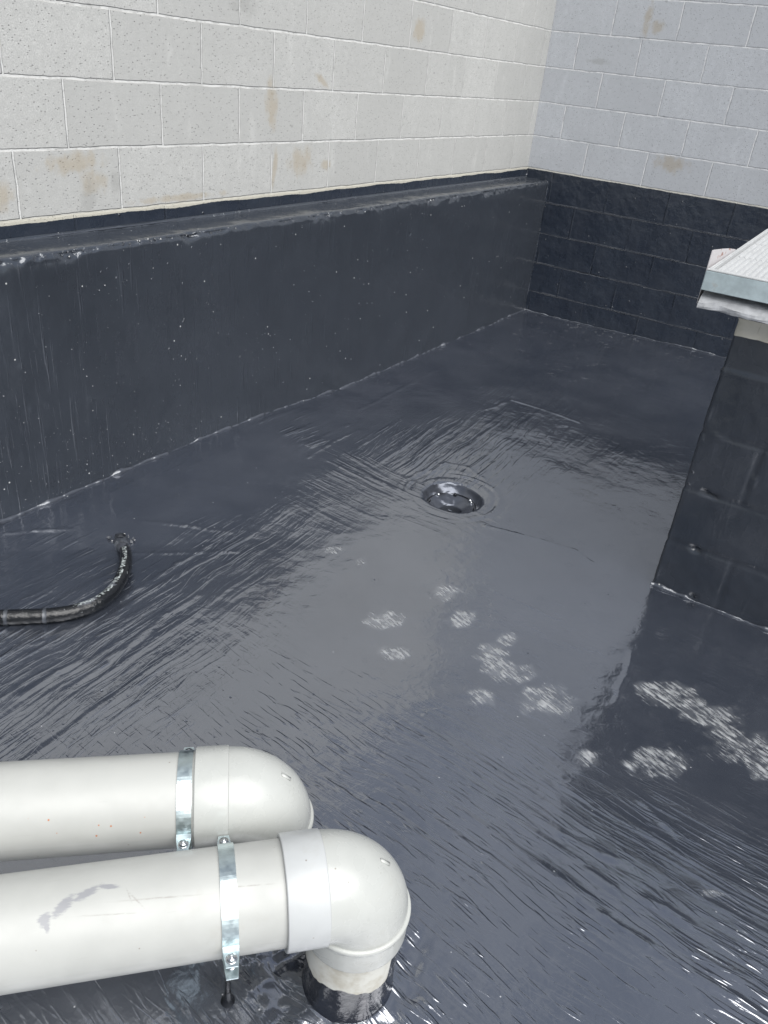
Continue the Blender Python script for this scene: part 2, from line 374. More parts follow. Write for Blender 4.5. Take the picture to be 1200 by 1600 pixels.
def mat_pvc(name, smear=False, specks=False, tint=(.42, .427, .41), rough=.40):
    t = NT(name); uv = t.n('ShaderNodeTexCoord').outputs['UV']; P = t.geo()
    c = t.mixc(t.ramp(t.noise(P, 9, 4, .6), .35, .7), tint, tuple(x*.93 for x in tint))
    sc1 = t.noise(t.map(uv, (0, 0, 0), (0, 0, R_(3)), (7, 230, 1)), 1, 3, .6)
    sm = t.noise(P, 14, 2); scr = t.math('MULTIPLY', t.ramp(sc1, .66, .74), t.ramp(sm, .5, .62))
    c = t.mixc(t.math('MULTIPLY', scr, .35), c, (.30, .29, .27))
    v = t.voro(P, 120); s = t.n('ShaderNodeSeparateColor'); t.put(s.inputs[0], v.outputs['Color'])
    d = t.math('MULTIPLY', t.ramp(v.outputs['Distance'], .22, .12), t.math('LESS_THAN', s.outputs[0], .012))
    c = t.mixc(t.math('MULTIPLY', d, .7), c, (.2, .17, .14))
    sm2 = t.noise(P, 6, 5, .7); c = t.mixc(t.ramp(sm2, .56, .70, 0, .28), c, (.34, .33, .29))
    sc2 = t.noise(t.map(uv, (4, 0, 0), (0, 0, R_(-9)), (12, 300, 1)), 1, 3, .6); c = t.mixc(t.math('MULTIPLY', t.ramp(sc2, .68, .74), t.ramp(t.noise(P, 19, 2), .5, .6, 0, .3)), c, (.25, .24, .23))
    if specks:
        e = t.ellipses(uv, [(.05, .215, .10, .022, .0), (.13, .21, .03, .02, 0), (-.06, .20, .03, .02, 0)])
        v = t.voro(P, 150); s = t.n('ShaderNodeSeparateColor'); t.put(s.inputs[0], v.outputs['Color'])
        d = t.math('MULTIPLY', t.ramp(v.outputs['Distance'], .32, .18), t.math('LESS_THAN', s.outputs[1], t.math('MULTIPLY', e, .22)))
        c = t.mixc(d, c, (.42, .16, .06))
    if smear:
        e = t.ellipses(uv, [(-.153, .164, .015, .013, -.9), (-.130, .150, .030, .012, -.75), (-.098, .136, .030, .010, -.45), (-.070, .130, .024, .006, .15), (-.150, .174, .005, .012, -.3)])
        n = t.noise(t.map(uv, (0, 0, 0), (0, 0, R_(-35)), (60, 260, 1)), 1, 4, .65)
        mk = t.math('MULTIPLY', t.ramp(t.math('ADD', e, t.math('MULTIPLY', t.math('SUBTRACT', n, .5), 1.5)), .35, .8), t.ramp(e, .04, .3))
        c = t.mixc(t.math('MULTIPLY', mk, .8), c, (.235, .24, .26))
        e2 = t.ellipses(uv, [(-.030, .155, .018, .0016, .85), (-.04, .147, .012, .0014, 1.2), (.0, .157, .07, .0015, .06), (.13, .158, .045, .0013, .06), (-.06, .17, .05, .0012, .08)])
        c = t.mixc(t.math('MULTIPLY', t.math('MULTIPLY', e2, t.ramp(n, .35, .6)), .6), c, (.22, .2, .18))
    h = t.math('ADD', t.math('MULTIPLY', t.noise(P, 60, 3), .0001), t.math('MULTIPLY', t.noise(P, 9, 2), .0006))
    return t.done(t.bsdf(c, t.ramp(t.noise(P, 30, 3), .3, .7, rough-.06, rough+.08), t.bump(h), ior=1.5))

def mat_riser(zt, cx, cyy):
    t = NT('riser_part_coated'); P = t.geo(); sx = t.n('ShaderNodeSeparateXYZ'); t.put(sx.inputs[0], P); z = sx.outputs[2]
    n = t.noise(t.map(P, (0, 0, 0), (0, 0, 0), (1, 1, .5)), 14, 3, .6)
    e = t.math('MULTIPLY', t.math('SUBTRACT', n, .5), .05)
    # a tongue of coating climbing the right-hand side
    dx = t.math('SUBTRACT', sx.outputs[0], cx+.074); dy = t.math('SUBTRACT', sx.outputs[1], cyy+.012)
    dd = t.math('SQRT', t.math('ADD', t.math('MULTIPLY', dx, dx), t.math('MULTIPLY', dy, dy)))
    tong = t.ramp(dd, .022, .012, 0, .07)
    lvl = t.math('ADD', t.math('ADD', e, zt), tong)
    pm = t.ramp(t.math('SUBTRACT', z, lvl), .0015, -.0015)
    c = t.mixc(t.ramp(t.noise(P, 16, 4, .65), .4, .65), (.56, .56, .52), (.42, .40, .34))
    a = t.bsdf(c, .5, None)
    b = t.bsdf((.012, .014, .02), .16, t.bump(t.math('MULTIPLY', t.noise(P, 35, 3), .003)), ior=1.7)
    mxs = t.n('ShaderNodeMixShader'); t.put(mxs.inputs[0], pm); t.put(mxs.inputs[1], a); t.put(mxs.inputs[2], b)
    return t.done(mxs.outputs[0])

def mat_metal(name, c, rough, metallic=1.0, sp=True):
    t = NT(name); P = t.geo()
    n = t.noise(P, 45, 4, .6); v = t.voro(P, 90).outputs['Distance']
    cc = t.mixc(t.ramp(n, .3, .7), c, tuple(x*.8 for x in c))
    r = t.ramp(t.noise(P, 70, 3), .3, .7, rough*.8, rough*1.3)
    return t.done(t.bsdf(cc, r, t.bump(t.math('MULTIPLY', n, .0003 if sp else .0001)), metallic=metallic))

def mat_cover(name, c, rough=.5, metal=.25, mot=.15):
    t = NT(name); P = t.geo()
    n = t.noise(P, 24, 5, .65); n2 = t.noise(t.map(P, (0, 0, 0), (0, 0, 0), (1, 1, .35)), 90, 3)
    cc = t.mixc(t.ramp(n, .3, .7), tuple(x*(1-mot) for x in c), tuple(min(x*(1+mot), 1) for x in c))
    cc = t.mixc(t.ramp(n2, .66, .78, 0, .5), cc, tuple(min(1, x*1.3) for x in c))
    cc = t.mixc(t.ramp(t.noise(P, 13, 4, .7), .62, .72, 0, .5), cc, (.40, .37, .33))
    return t.done(t.bsdf(cc, rough, t.bump(t.math('MULTIPLY', n, .0008)), metallic=metal))

def mat_hose():
    t = NT('hose_rubber'); uv = t.n('ShaderNodeTexCoord').outputs['UV']; P = t.geo()
    sx = t.n('ShaderNodeSeparateXYZ'); t.put(sx.inputs[0], uv)
    # grey coating splashed over both ends, bare glossy black between
    n = t.noise(P, 40, 4, .65)
    e = t.ellipses(uv, [(.0, .02, .09, .09, 0), (.10, .02, .045, .05, 0), (.36, .03, .03, .05, 0), (.46, .02, .06, .05, 0), (.245, .10, .04, .02, 0)])
    cm = t.math('MULTIPLY', t.ramp(t.math('ADD', e, t.math('MULTIPLY', t.math('SUBTRACT', n, .5), 1.4)), .4, .6), t.ramp(e, .02, .2))
    c = t.mixc(cm, (.008, .009, .011), (.07, .075, .09))
    # worn pale printing along the top of the hose, too worn to read
    band = t.math('MULTIPLY', t.ramp(t.math('ABSOLUTE', t.math('SUBTRACT', sx.outputs[1], .003)), .0095, .0075), t.math('MULTIPLY', t.ramp(sx.outputs[0], .12, .14), t.ramp(sx.outputs[0], .52, .48)))
    ch = t.math('MULTIPLY', t.ramp(t.noise(t.map(uv, (0, 0, 0), (0, 0, 0), (300, 110, 1)), 1, 1), .48, .54), t.ramp(t.noise(t.map(uv, (3, 0, 0), (0, 0, 0), (60, 40, 1)), 1, 1), .40, .48))
    c = t.mixc(t.math('MULTIPLY', t.math('MULTIPLY', band, ch), .8), c, (.5, .55, .55))
    fl = t.math('MULTIPLY', t.ramp(t.noise(P, 70, 3, .7), .66, .72), .5)
    c = t.mixc(fl, c, (.35, .37, .38))
    h = t.math('ADD', t.math('MULTIPLY', n, .0045), t.math('MULTIPLY', cm, .0015))
    return t.done(t.bsdf(c, t.mixf(cm, .22, .42), t.bump(h), ior=1.5))

# ------------------------------------------------------------------ floor
DR = (1.168, -2.888)          # outlet centre
def hz(x, y):
    x = np.asarray(x, float); y = np.asarray(y, float)
    a = .05*sstep(3.5, 4.6, -y); b = .045*(1-sstep(.17, .95, x))*sstep(2.1, 3.1, -y)
    c = .02*sstep(-.8, 0, y)*sstep(.4, 1.4, x)
    return -.945+np.maximum(a, b)+c
LEG1 = (1.748+.315*math.cos(R_(46.43)), -4.967+.315*math.sin(R_(46.43)))
LEG2 = (1.517+.290*math.cos(R_(42.83)), -4.898+.290*math.sin(R_(42.83)))
SCUFF = [(2.158, -3.533, 0.021, 0.018, 0.008, -0.028), (2.276, -3.519, 0.051, 0.043, 0.009, -0.032), (2.396, -3.561, 0.043, 0.035, 0.009, -0.037), (2.482, -3.623, 0.034, 0.028, 0.008, -0.034), (1.855, -3.74, 0.026, 0.023, 0.012, -0.026), (1.757, -3.722, 0.018, 0.016, 0.021, -0.048), (1.918, -3.768, 0.031, 0.027, 0.014, -0.036), (1.44, -3.737, 0.015, 0.013, 0.02, -0.032), (2.19, -3.497, 0.039, 0.033, 0.006, -0.022), (1.056, -3.546, 0.023, 0.021, 0.014, -0.02), (1.166, -3.544, 0.01, 0.009, 0.011, -0.016), (1.482, -3.499, 0.032, 0.028, 0.021, -0.038), (1.412, -3.771, 0.038, 0.035, 0.029, -0.044), (1.52, -3.885, 0.031, 0.028, 0.019, -0.031), (1.593, -3.593, 0.034, 0.03, 0.019, -0.036), (1.749, -3.697, 0.036, 0.032, 0.027, -0.054), (1.818, -3.732, 0.05, 0.044, 0.018, -0.037), (1.745, -3.599, 0.022, 0.019, 0.014, -0.029), (1.807, -3.887, 0.025, 0.022, 0.017, -0.034), (1.956, -3.773, 0.051, 0.044, 0.024, -0.06), (2.011, -3.769, 0.025, 0.022, 0.006, -0.015), (2.216, -3.517, 0.068, 0.056, 0.012, -0.043), (2.345, -3.526, 0.06, 0.049, 0.012, -0.053), (2.446, -3.596, 0.071, 0.058, 0.01, -0.055), (2.511, -3.643, 0.028, 0.023, 0.005, -0.029), (2.125, -3.905, 0.024, 0.02, 0.011, -0.031), (2.27, -3.802, 0.061, 0.052, 0.014, -0.05), (2.475, -4.128, 0.021, 0.016, 0.003, -0.012)]
CREASES = [[(0.601, -3.034), (0.788, -3.017), (0.908, -3.006), (1.0, -3.03)], [(1.235, -3.051), (1.382, -3.013), (1.601, -2.968), (1.72, -2.948), (1.798, -2.991), (1.853, -3.075), (1.841, -3.137)],
 [(0.955, -2.882), (0.965, -2.767), (0.995, -2.653), (1.086, -2.615), (1.187, -2.659), (1.248, -2.719)], [(0.983, -2.828), (1.023, -2.713), (1.102, -2.675), (1.186, -2.716)],
 [(0.759, -4.611), (0.781, -4.433), (0.772, -4.203), (0.743, -3.969), (0.727, -3.807)], [(0.979, -4.584), (0.973, -4.462), (0.951, -4.336), (0.924, -4.194), (0.918, -4.059)], [(0.916, -4.666), (0.909, -4.55), (0.917, -4.477)],
 [(0.237, -4.235), (0.293, -4.158), (0.356, -4.082)], [(0.473, -3.886), (0.593, -3.794), (0.724, -3.709)], [(0.595, -4.036), (0.696, -3.924), (0.822, -3.784)], [(0.477, -3.031), (0.493, -2.893), (0.479, -2.656)], [(0.566, -3.077), (0.547, -2.871), (0.549, -2.677)],
 [(2.055, -4.171), (2.149, -4.187), (2.281, -4.177)], [(2.149, -4.295), (2.244, -4.317), (2.303, -4.325), (2.397, -4.33), (2.498, -4.333), (2.569, -4.332), (2.66, -4.338)], [(1.96, -4.503), (2.029, -4.478), (2.071, -4.474)],
 [(2.356, -4.237), (2.407, -4.225), (2.455, -4.232)], [(2.111, -4.048), (2.175, -4.045)], [(2.275, -3.961), (2.347, -3.999), (2.379, -4.008)], [(1.76, -4.305), (1.898, -4.302)], [(2.239, -4.243), (2.305, -4.249)],
 [(0.406, -2.473), (0.385, -2.09), (0.374, -1.521)], [(0.851, -1.967), (0.889, -1.741), (1.07, -1.735), (1.274, -1.758)], [(2.074, -3.399), (2.101, -3.525), (2.11, -3.656)]]
def segd(X, Y, a, b):
    ax, ay = a; bx, by = b; dx, dy = bx-ax, by-ay; L = dx*dx+dy*dy
    t = np.clip(((X-ax)*dx+(Y-ay)*dy)/L, 0, 1); return np.hypot(X-ax-t*dx, Y-ay-t*dy), t

def floor_z(X, Y):
    z = hz(X, Y)
    z = z+(fbm(X*2.2, Y*2.2, 3, 3)-.5)*.008+(fbm(X*9, Y*9, 5, 2)-.5)*.0016
    d = np.hypot(X-DR[0], Y-DR[1]); z = z-.012*np.exp(-(d/.30)**2)
    an_ = np.arctan2(Y-DR[1], X-DR[0]); ring = .0065*(vnoise(d*70, an_*1.3+5, 14)-.5)*np.exp(-((d-.185)/.04)**2)*(.6+.6*sstep(.2, 1.2, an_))
    z = z+ring
    for L in (LEG1, LEG2):                                  # coating heaped up round the pipe feet
        dd = np.hypot(X-L[0], Y-L[1]); z = z+.010*np.exp(-np.clip(dd-.082, 0, 1)/.018)+(fbm(X*30, Y*30, 9, 2)-.5)*.014*np.exp(-((dd-.13)/.045)**2)
    return z

xs = np.concatenate([[-.1, .1], np.arange(.15, 2.95, .008), [3.05, 3.3, 3.8, 5, 7, 9]])
ys = np.concatenate([[-12, -9, -7, -6, -5.6], np.arange(-5.4, .02, .0085), [.1]])
X, Y = np.meshgrid(xs, ys, indexing='ij')
Z = floor_z(X, Y)
for ci, c in enumerate(CREASES):                            # folds and lap edges in the membrane
    for a, b in zip(c[:-1], c[1:]):
        x0, x1 = min(a[0], b[0])-.05, max(a[0], b[0])+.05; y0, y1 = min(a[1], b[1])-.05, max(a[1], b[1])+.05
        i0, i1 = np.searchsorted(xs, [x0, x1]); j0, j1 = np.searchsorted(ys, [y0, y1])
        d, t = segd(X[i0:i1, j0:j1]+(vnoise(X[i0:i1, j0:j1]*25, Y[i0:i1, j0:j1]*25, 2)-.5)*.012, Y[i0:i1, j0:j1], a, b)
        Z[i0:i1, j0:j1] = np.maximum(Z[i0:i1, j0:j1], Z[i0:i1, j0:j1]+.0030*np.exp(-(d/.0062)**2)*(.3+.9*vnoise(X[i0:i1, j0:j1]*18, Y[i0:i1, j0:j1]*18, 4)))
Z = Z-(np.abs(X) > 4)*.0
nx, ny = X.shape
S = .205
ia, ib = np.searchsorted(xs, [DR[0]-S, DR[0]+S]); ja, jb = np.searchsorted(ys, [DR[1]-S, DR[1]+S])
V = np.stack([X, Y, Z], -1).reshape(-1, 3)
I, J = np.meshgrid(np.arange(nx-1), np.arange(ny-1), indexing='ij')
keep = ~((I >= ia) & (I < ib) & (J >= ja) & (J < jb))
I = I[keep]; J = J[keep]
F = np.stack([I*ny+J, (I+1)*ny+J, (I+1)*ny+J+1, I*ny+J+1], -1)
# ring of quads that turns the square hole into the round mouth of the outlet
loop = [(i, ja) for i in range(ia, ib)]+[(ib, j) for j in range(ja, jb)]+[(i, jb) for i in range(ib, ia, -1)]+[(ia, j) for j in range(jb, ja, -1)]
RD = .121; K = 14; n = len(loop); base = len(V); LP = np.array([(xs[i], ys[j]) for i, j in loop]); lid = np.array([i*ny+j for i, j in loop])
ang = np.arctan2(LP[:, 1]-DR[1], LP[:, 0]-DR[0]); CP = np.stack([DR[0]+RD*np.cos(ang), DR[1]+RD*np.sin(ang)], -1)
newV = []; rows = [lid]
for k in range(1, K+1):
    q = LP+(CP-LP)*(k/K); zz = floor_z(q[:, 0], q[:, 1])
    if k == K: zz = zz-.004
    newV.append(np.column_stack([q, zz])); rows.append(base+np.arange(n)+(k-1)*n)
V = np.vstack([V]+newV); FR = []
for k in range(K):
    a, b = rows[k], rows[k+1]; FR.append(np.stack([a, np.roll(a, -1), np.roll(b, -1), b], -1))
F = np.vstack([F]+FR)
def np_mesh(name, V, F):
    me = bpy.data.meshes.new(name); me.vertices.add(len(V)); me.vertices.foreach_set('co', V.astype(np.float32).ravel())
    me.loops.add(F.size); me.loops.foreach_set('vertex_index', F.astype(np.int32).ravel())
    me.polygons.add(len(F)); me.polygons.foreach_set('loop_start', np.arange(0, F.size, 4, dtype=np.int32))
    me.polygons.foreach_set('loop_total', np.full(len(F), 4, np.int32)); me.update(calc_edges=True); me.validate(); return me
fm = np_mesh('floor', V, F)
VX, VY = V[:, 0], V[:, 1]
sc_m = np.zeros(len(V))
for (cx, cy, ax, ay, bx, by) in SCUFF:
    ax, ay, bx, by = 1.2*ax, 1.2*ay, 1.15*bx, 1.15*by
    det = ax*by-ay*bx; dx, dy = VX-cx, VY-cy
    p = (dx*by-dy*bx)/det; q = (-dx*ay+dy*ax)/det
    sc_m = np.maximum(sc_m, 1-sstep(.45, 1.55, np.hypot(p, q)+(vnoise(VX*40, VY*40, 6)-.5)*.6))
fy = np.maximum(sstep(1.45, .85, VX+(fbm(VX*2, VY*2, 8, 2)-.5)*.5)*sstep(3.2, 3.7, -VY), sstep(-2.95, -2.75, VY-.1*(vnoise(VX*3, VY*3)-.5)))
fy = np.where(VX < .55, 1, fy)
pm_ = np.exp(-(((VX-1.08)/.22)**2+((VY+4.45)/.28)**2))
st = .12+.88*np.maximum(np.maximum(sstep(3.75, 4.3, -VY+(VX-1.8)*.15), sstep(1.15, .8, VX)*sstep(2.6, 2.9, -VY)), np.exp(-(((VX-.85)/.4)**2+((VY+2.6)/.45)**2))*1.3)
st = np.maximum(st, 1.0*np.exp(-(((VX-1.1)/.45)**2+((VY+1.9)/.35)**2)))
st = st*np.where((VX < .7) & (VY > -4.1) & (VY < -3.0), .45, 1)
nr_ = sstep(3.75, 4.25, -VY+(VX-1.8)*.2)
st = st*np.where(VY > -3.4, .9, .66)*(1-.75*sstep(1.98, 1.85, VX)*sstep(4.62, 4.75, -VY)*sstep(1.2, 1.4, VX))
ca = fm.color_attributes.new('marks', 'FLOAT_COLOR', 'POINT'); ca.data.foreach_set('color', np.stack([sc_m, fy, pm_, np.ones_like(fy)], -1).astype(np.float32).ravel())
ca = fm.color_attributes.new('wear', 'FLOAT_COLOR', 'POINT'); ca.data.foreach_set('color', np.stack([st, nr_, st, np.ones_like(fy)], -1).astype(np.float32).ravel())
M_floor = mat_floor()
tag(link('floor', fm, M_floor), kind='structure')

# ------------------------------------------------------------------ block walls
M_wallL = mat_wall('block_left', 'Y', -.081, -.012, .026,
    [(3.67, .155, .15, .05, 0), (3.60, .10, .08, .06, .3), (2.66, .11, .022, .12, .1), (2.48, .12, .11, .08, 0), (2.30,.10,.05,.03,0), (1.60, .69, .07, .08, 0), (2.69, .34, .05, .12, 0), (3.2, .02, .3, .02, 0), (2.36, .44, .07, .02, .5), (3.95, .07, .08, .06, 0)],
    (.495, .498, .485), (.61, .613, .60), .003, [(3.62, .05, .05, .09, .2), (2.86, .68, .12, .08, 0), (3.50, .09, .04, .05, 0)])
M_wallB = mat_wall('block_back', 'X', -.192, -.006, .012,
    [(.95, .15, .15, .07, 0), (.60, .90, .035, .13, 0), (.67, .87, .06, .05, 0)],
    (.525, .545, .575), (.70, .71, .72), .0046, [(.35, .66, .1, .03, 0)])
mb = MB(); box(mb, (-.25, -7.5, -1.15), (0, .25, 2.4)); wl = link('block_wall', mb.mesh(), M_wallL, smooth=False)
tag(wl, 'long pale speckled concrete block wall with brown stains on the left, above the dark kerb', 'wall')
mb = MB(); box(mb, (.0005, 0, -1.15), (5.5, .25, 2.38)); wb = link('block_wall', mb.mesh(), M_wallB, smooth=False)
tag(wb, 'bluish grey concrete block wall across the far end with its lower courses coated black', 'wall')

# ------------------------------------------------------------------ coated kerb along the left wall
KX, KZ = .168, -.063
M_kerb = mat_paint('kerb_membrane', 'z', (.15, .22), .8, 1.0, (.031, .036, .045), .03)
yy = np.concatenate([[-7.4, -6.5, -5.8], np.arange(-5.4, -.0, .009), [-.002]])
prof = [(KX+.004, z) for z in np.arange(-1.06, KZ-.016, .009)]
for a in np.linspace(0, math.pi/2, 6): prof.append((KX-.012+.012*math.cos(a), KZ-.012+.012*math.sin(a)))
prof += [(x, KZ) for x in np.linspace(KX-.02, .014, 16)]
prof += [(.014-.012*math.sin(a), KZ+.012-.012*math.cos(a)) for a in np.linspace(.3, math.pi/2-.05, 5)]
prof = np.array(prof); tn = np.gradient(prof, axis=0); nrm = np.stack([tn[:, 1], -tn[:, 0]], -1); nrm /= np.linalg.norm(nrm, axis=1)[:, None]
s = np.concatenate([[0], np.cumsum(np.linalg.norm(np.diff(prof, axis=0), axis=1))])
SS, YY = np.meshgrid(s, yy, indexing='ij')
sk = s[np.argmin(np.abs(prof[:, 1]-(KZ-.012))+np.abs(prof[:, 0]-KX))]
disp = (fbm(SS*3, YY*3, 21, 3)-.5)*.009+(fbm(SS*14, YY*14, 22, 3)-.5)*.0036
disp += np.clip(vnoise(SS*5, YY*70, 23)-.62, 0, 1)*.0035*sstep(.35, .6, vnoise(SS*2, YY*2, 27))
chip = sstep(.50, .74, fbm(YY*5, SS*3, 24, 3))*np.exp(-((SS-sk)/.022)**2)
chip *= .35+.9*np.exp(-((YY+3.55)/.28)**2)+.8*np.exp(-((YY+2.95)/.22)**2)+.3*sstep(-2.6, -1, YY)
disp += (-.018*chip+(fbm(SS*60, YY*60, 26, 2)-.45)*.026*np.minimum(chip*1.6, 1))
disp += (fbm(SS*45, YY*30, 28, 2)-.5)*.012*np.exp(-((SS-sk)/.010)**2)
for k in range(170):
    a = rng.rand()*.80+.1; b = -rng.rand()*4.9; r_ = .003+rng.rand()**3*.008; sg = 1 if rng.rand() < .9 else -1
    i0, i1 = np.searchsorted(s, [a-.03, a+.03]); j0, j1 = np.searchsorted(yy, [b-.03, b+.03])
    dd = ((SS[i0:i1, j0:j1]-a)**2+(YY[i0:i1, j0:j1]-b)**2)/r_**2; disp[i0:i1, j0:j1] += sg*r_*.5*np.exp(-dd)
PX = prof[:, 0][:, None]+nrm[:, 0][:, None]*disp; PZ = prof[:, 1][:, None]+nrm[:, 1][:, None]*disp
PX = np.maximum(PX, .0012)
Vk = np.stack([PX, YY, PZ], -1).reshape(-1, 3); nu, nv = SS.shape
I, J = np.meshgrid(np.arange(nu-1), np.arange(nv-1), indexing='ij'); I = I.ravel(); J = J.ravel()
Fk = np.stack([I*nv+J, I*nv+J+1, (I+1)*nv+J+1, (I+1)*nv+J], -1)[:, ::-1]
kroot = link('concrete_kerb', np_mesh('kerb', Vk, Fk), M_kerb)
def crumbs(name, spots, mat, root):
    V0 = [(1, 0, 0), (-1, 0, 0), (0, 1, 0), (0, -1, 0), (0, 0, 1), (0, 0, -1)]; F0 = [(0, 2, 4), (2, 1, 4), (1, 3, 4), (3, 0, 4), (2, 0, 5), (1, 2, 5), (3, 1, 5), (0, 3, 5)]
    mb = MB()
    for x, y, z, r_ in spots:
        q = Matrix.Rotation(random.uniform(0, 6.28), 3, Vector((random.random(), random.random(), random.random()+.1)).normalized())
        mb.add([Vector((x, y, z))+q @ Vector([c*r_*random.uniform(.5, 1.3) for c in v]) for v in V0], F0)
    return link(name, mb.mesh(), mat, root, smooth=False)
t_ = NT('crumb_coated'); M_crumb = t_.done(t_.bsdf((.055, .06, .07), .14, None, ior=2.0))
t_ = NT('glint_specks'); M_glint = t_.done(t_.bsdf((.25, .26, .28), .2, None, ior=1.6))  # pale colour stands in for glints on the coating
sp = []
for c_, w_, n_ in ((-3.52, .07, 90), (-3.35, .10, 40), (-3.0, .12, 55), (-2.82, .06, 40), (-3.85, .15, 25), (-2.3, .4, 50), (-1.2, .6, 60), (-.25, .12, 30)):
    for k in range(n_):
        a = abs(rng.randn())*.45; sp.append((KX-.002+rng.randn()*.0015, c_+rng.randn()*w_, KZ-.004-a*.035*(1.3 if w_ < .1 else .6), 0.0014+rng.rand()**2*.0042))
crumbs('chipped_edge', sp, M_crumb, kroot)
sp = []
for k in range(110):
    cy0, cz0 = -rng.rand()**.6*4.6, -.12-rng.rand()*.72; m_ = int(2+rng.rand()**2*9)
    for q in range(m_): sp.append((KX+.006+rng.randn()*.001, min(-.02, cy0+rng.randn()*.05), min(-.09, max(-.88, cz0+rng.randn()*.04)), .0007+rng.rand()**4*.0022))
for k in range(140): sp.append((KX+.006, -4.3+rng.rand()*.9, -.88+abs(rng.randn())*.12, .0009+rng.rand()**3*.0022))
crumbs('glint_specks', sp, M_glint, kroot)  # tiny pale solids added to imitate glints on the kerb face
tag(kroot, 'long waist-high kerb coated in glossy dark membrane with a chipped top edge, below the left block wall', 'kerb')
M_bead = mat_paint('bead_membrane', 'none', (.12, .25), 2.5, .5, (.045, .05, .062), .05)
def bead(name, a, b, r, root, step=.012, seed=0, jit=.5, drop=None):
    a, b = Vector(a), Vector(b); L = (b-a).length; n = int(L/step); pts = []; rad = []
    for i in range(n+1):
        p = a.lerp(b, i/n)
        if drop: p.z = float(floor_z(np.array(p.x), np.array(p.y)))+drop
        q = float(fbm(np.array(i*.21), np.array(seed*3.3), seed, 3)); q2 = float(vnoise(np.array(i*.9), np.array(0.), seed+2))
        q3 = float(fbm(np.array(i*.07), np.array(seed*1.3), seed+5, 3))
        pts.append(p+Vector(((q2-.5), (q2-.5), (q-.5)))*r*.8-Vector((0, 0, r*.6*max(0, .5-q3)*3))); rad.append(r*(.2+1.1*q**2*2+jit*max(0, q2-.6)*2.5))
    mb = MB(); tube(mb, pts, rad, 8); me = mb.mesh(); o = link(name, me, M_bead, root); return o
bead('sealant_bead', (KX+.004, -5.6, 0), (KX+.003, -.01, 0), .0095, kroot, seed=3, drop=.001)
bead('ledge_bead', (.003, -5.6, KZ+.004), (.003, -.01, KZ+.004), .0035, kroot, seed=9)
bead('corner_bead', (KX, -.003, -.93), (KX, -.003, -.085), .0050, kroot, seed=5)
bead('sealant_bead', (KX, -.003, 0), (2.6, -.003, 0), .0060, wb, seed=8, drop=.002)
bead('corner_bead', (.003, -.003, -.050), (.003, -.003, -.010), .0035, wb, seed=12)

# ------------------------------------------------------------------ pier on the right with its metal cover
PXL, PYF = 2.012, -2.976
M_pier = None
def mat_pier():
    t = NT('pier_membrane'); P = t.geo(); sx = t.n('ShaderNodeSeparateXYZ'); t.put(sx.inputs[0], P); z = sx.outputs[2]
    e = t.math('MULTIPLY', t.math('SUBTRACT', t.noise(t.map(P, (0, 0, 0), (0, 0, 0), (1, 1, .2)), 14, 3), .5), .012)
    pm = t.ramp(t.math('ADD', z, e), -.049, -.051)
    c = t.mixc(t.ramp(t.noise(P, 12, 4, .6), .35, .65), (.56, .54, .47), (.47, .45, .38))
    c = t.mixc(t.ramp(t.noise(t.map(P, (0, 0, 0), (0, 0, 0), (60, 60, 12)), 1, 3), .6, .7), c, (.34, .31, .25))
    raw = t.bsdf(c, .85, t.bump(t.math('MULTIPLY', t.noise(P, 150, 3), .0006)))
    a = t.noise(t.map(P, (5, 2, 3), (0, 0, 0), (50, 50, 9)), 1, 3, .55)
    h = t.math('ADD', t.math('MULTIPLY', t.ramp(a, .52, .78), .0006), t.math('MULTIPLY', t.noise(P, 20, 3), .0018))
    h = t.math('ADD', h, t.math('MULTIPLY', t.noise(P, 5, 2), .004))
    v = t.voro(P, 38); s = t.n('ShaderNodeSeparateColor'); t.put(s.inputs[0], v.outputs['Color'])
    h = t.math('ADD', h, t.math('MULTIPLY', t.math('MULTIPLY', t.ramp(v.outputs['Distance'], .24, .02), .003), t.math('LESS_THAN', s.outputs[0], .02)))
    pc = t.mixc(t.ramp(t.noise(P, 6, 3), .3, .7), (.022, .027, .036), (.030, .035, .045))
    pt = t.bsdf(pc, t.ramp(t.noise(P, 8, 3), .3, .7, .16, .3), t.bump(h), ior=1.7)
    mxs = t.n('ShaderNodeMixShader'); t.put(mxs.inputs[0], pm); t.put(mxs.inputs[1], raw); t.put(mxs.inputs[2], pt)
    return t.done(mxs.outputs[0])
M_pier = mat_pier()
W_, D_ = 1.25, 1.0
path = [(PXL, PYF+D_-k*.012, -1, 0, -(D_-k*.012)) for k in range(int((D_-.012)/.012))]
for a in np.linspace(0, math.pi/2, 6): path.append((PXL+.010-.010*math.cos(a), PYF+.010-.010*math.sin(a), -math.cos(a), -math.sin(a), .0))
path += [(PXL+.012+k*.009, PYF, 0, -1, .012+k*.009) for k in range(int((W_-.012)/.009))]
path.append((PXL+W_, PYF, 0, -1, W_)); path.append((PXL+W_, PYF+D_, 0, -1, W_+D_))
path = np.array(path); zz = np.concatenate([np.arange(-1.06, -.001, .009), [0.0]])
A_, ZZ = np.meshgrid(np.arange(len(path)), zz, indexing='ij'); UU = path[:, 4][A_]
g = lambda d, w: np.exp(-(d/w)**2)
wob = (fbm(UU*6, ZZ*6, 31, 3)-.5)*.014
dp = (fbm(UU*4, ZZ*4, 32, 3)-.5)*.0025+(fbm(UU*22, ZZ*22, 33, 3)-.5)*.0042
for zj in (-.357, -.557, -.757): dp = dp-.0048*g(ZZ-zj+wob, .006)*(.2+.9*vnoise(UU*9, ZZ*2, 34))
dp = dp+.0035*g(ZZ+.162+wob*.3, .0055)*(.7+.6*vnoise(UU*20, ZZ, 36))-.003*sstep(-.157, -.150, ZZ)
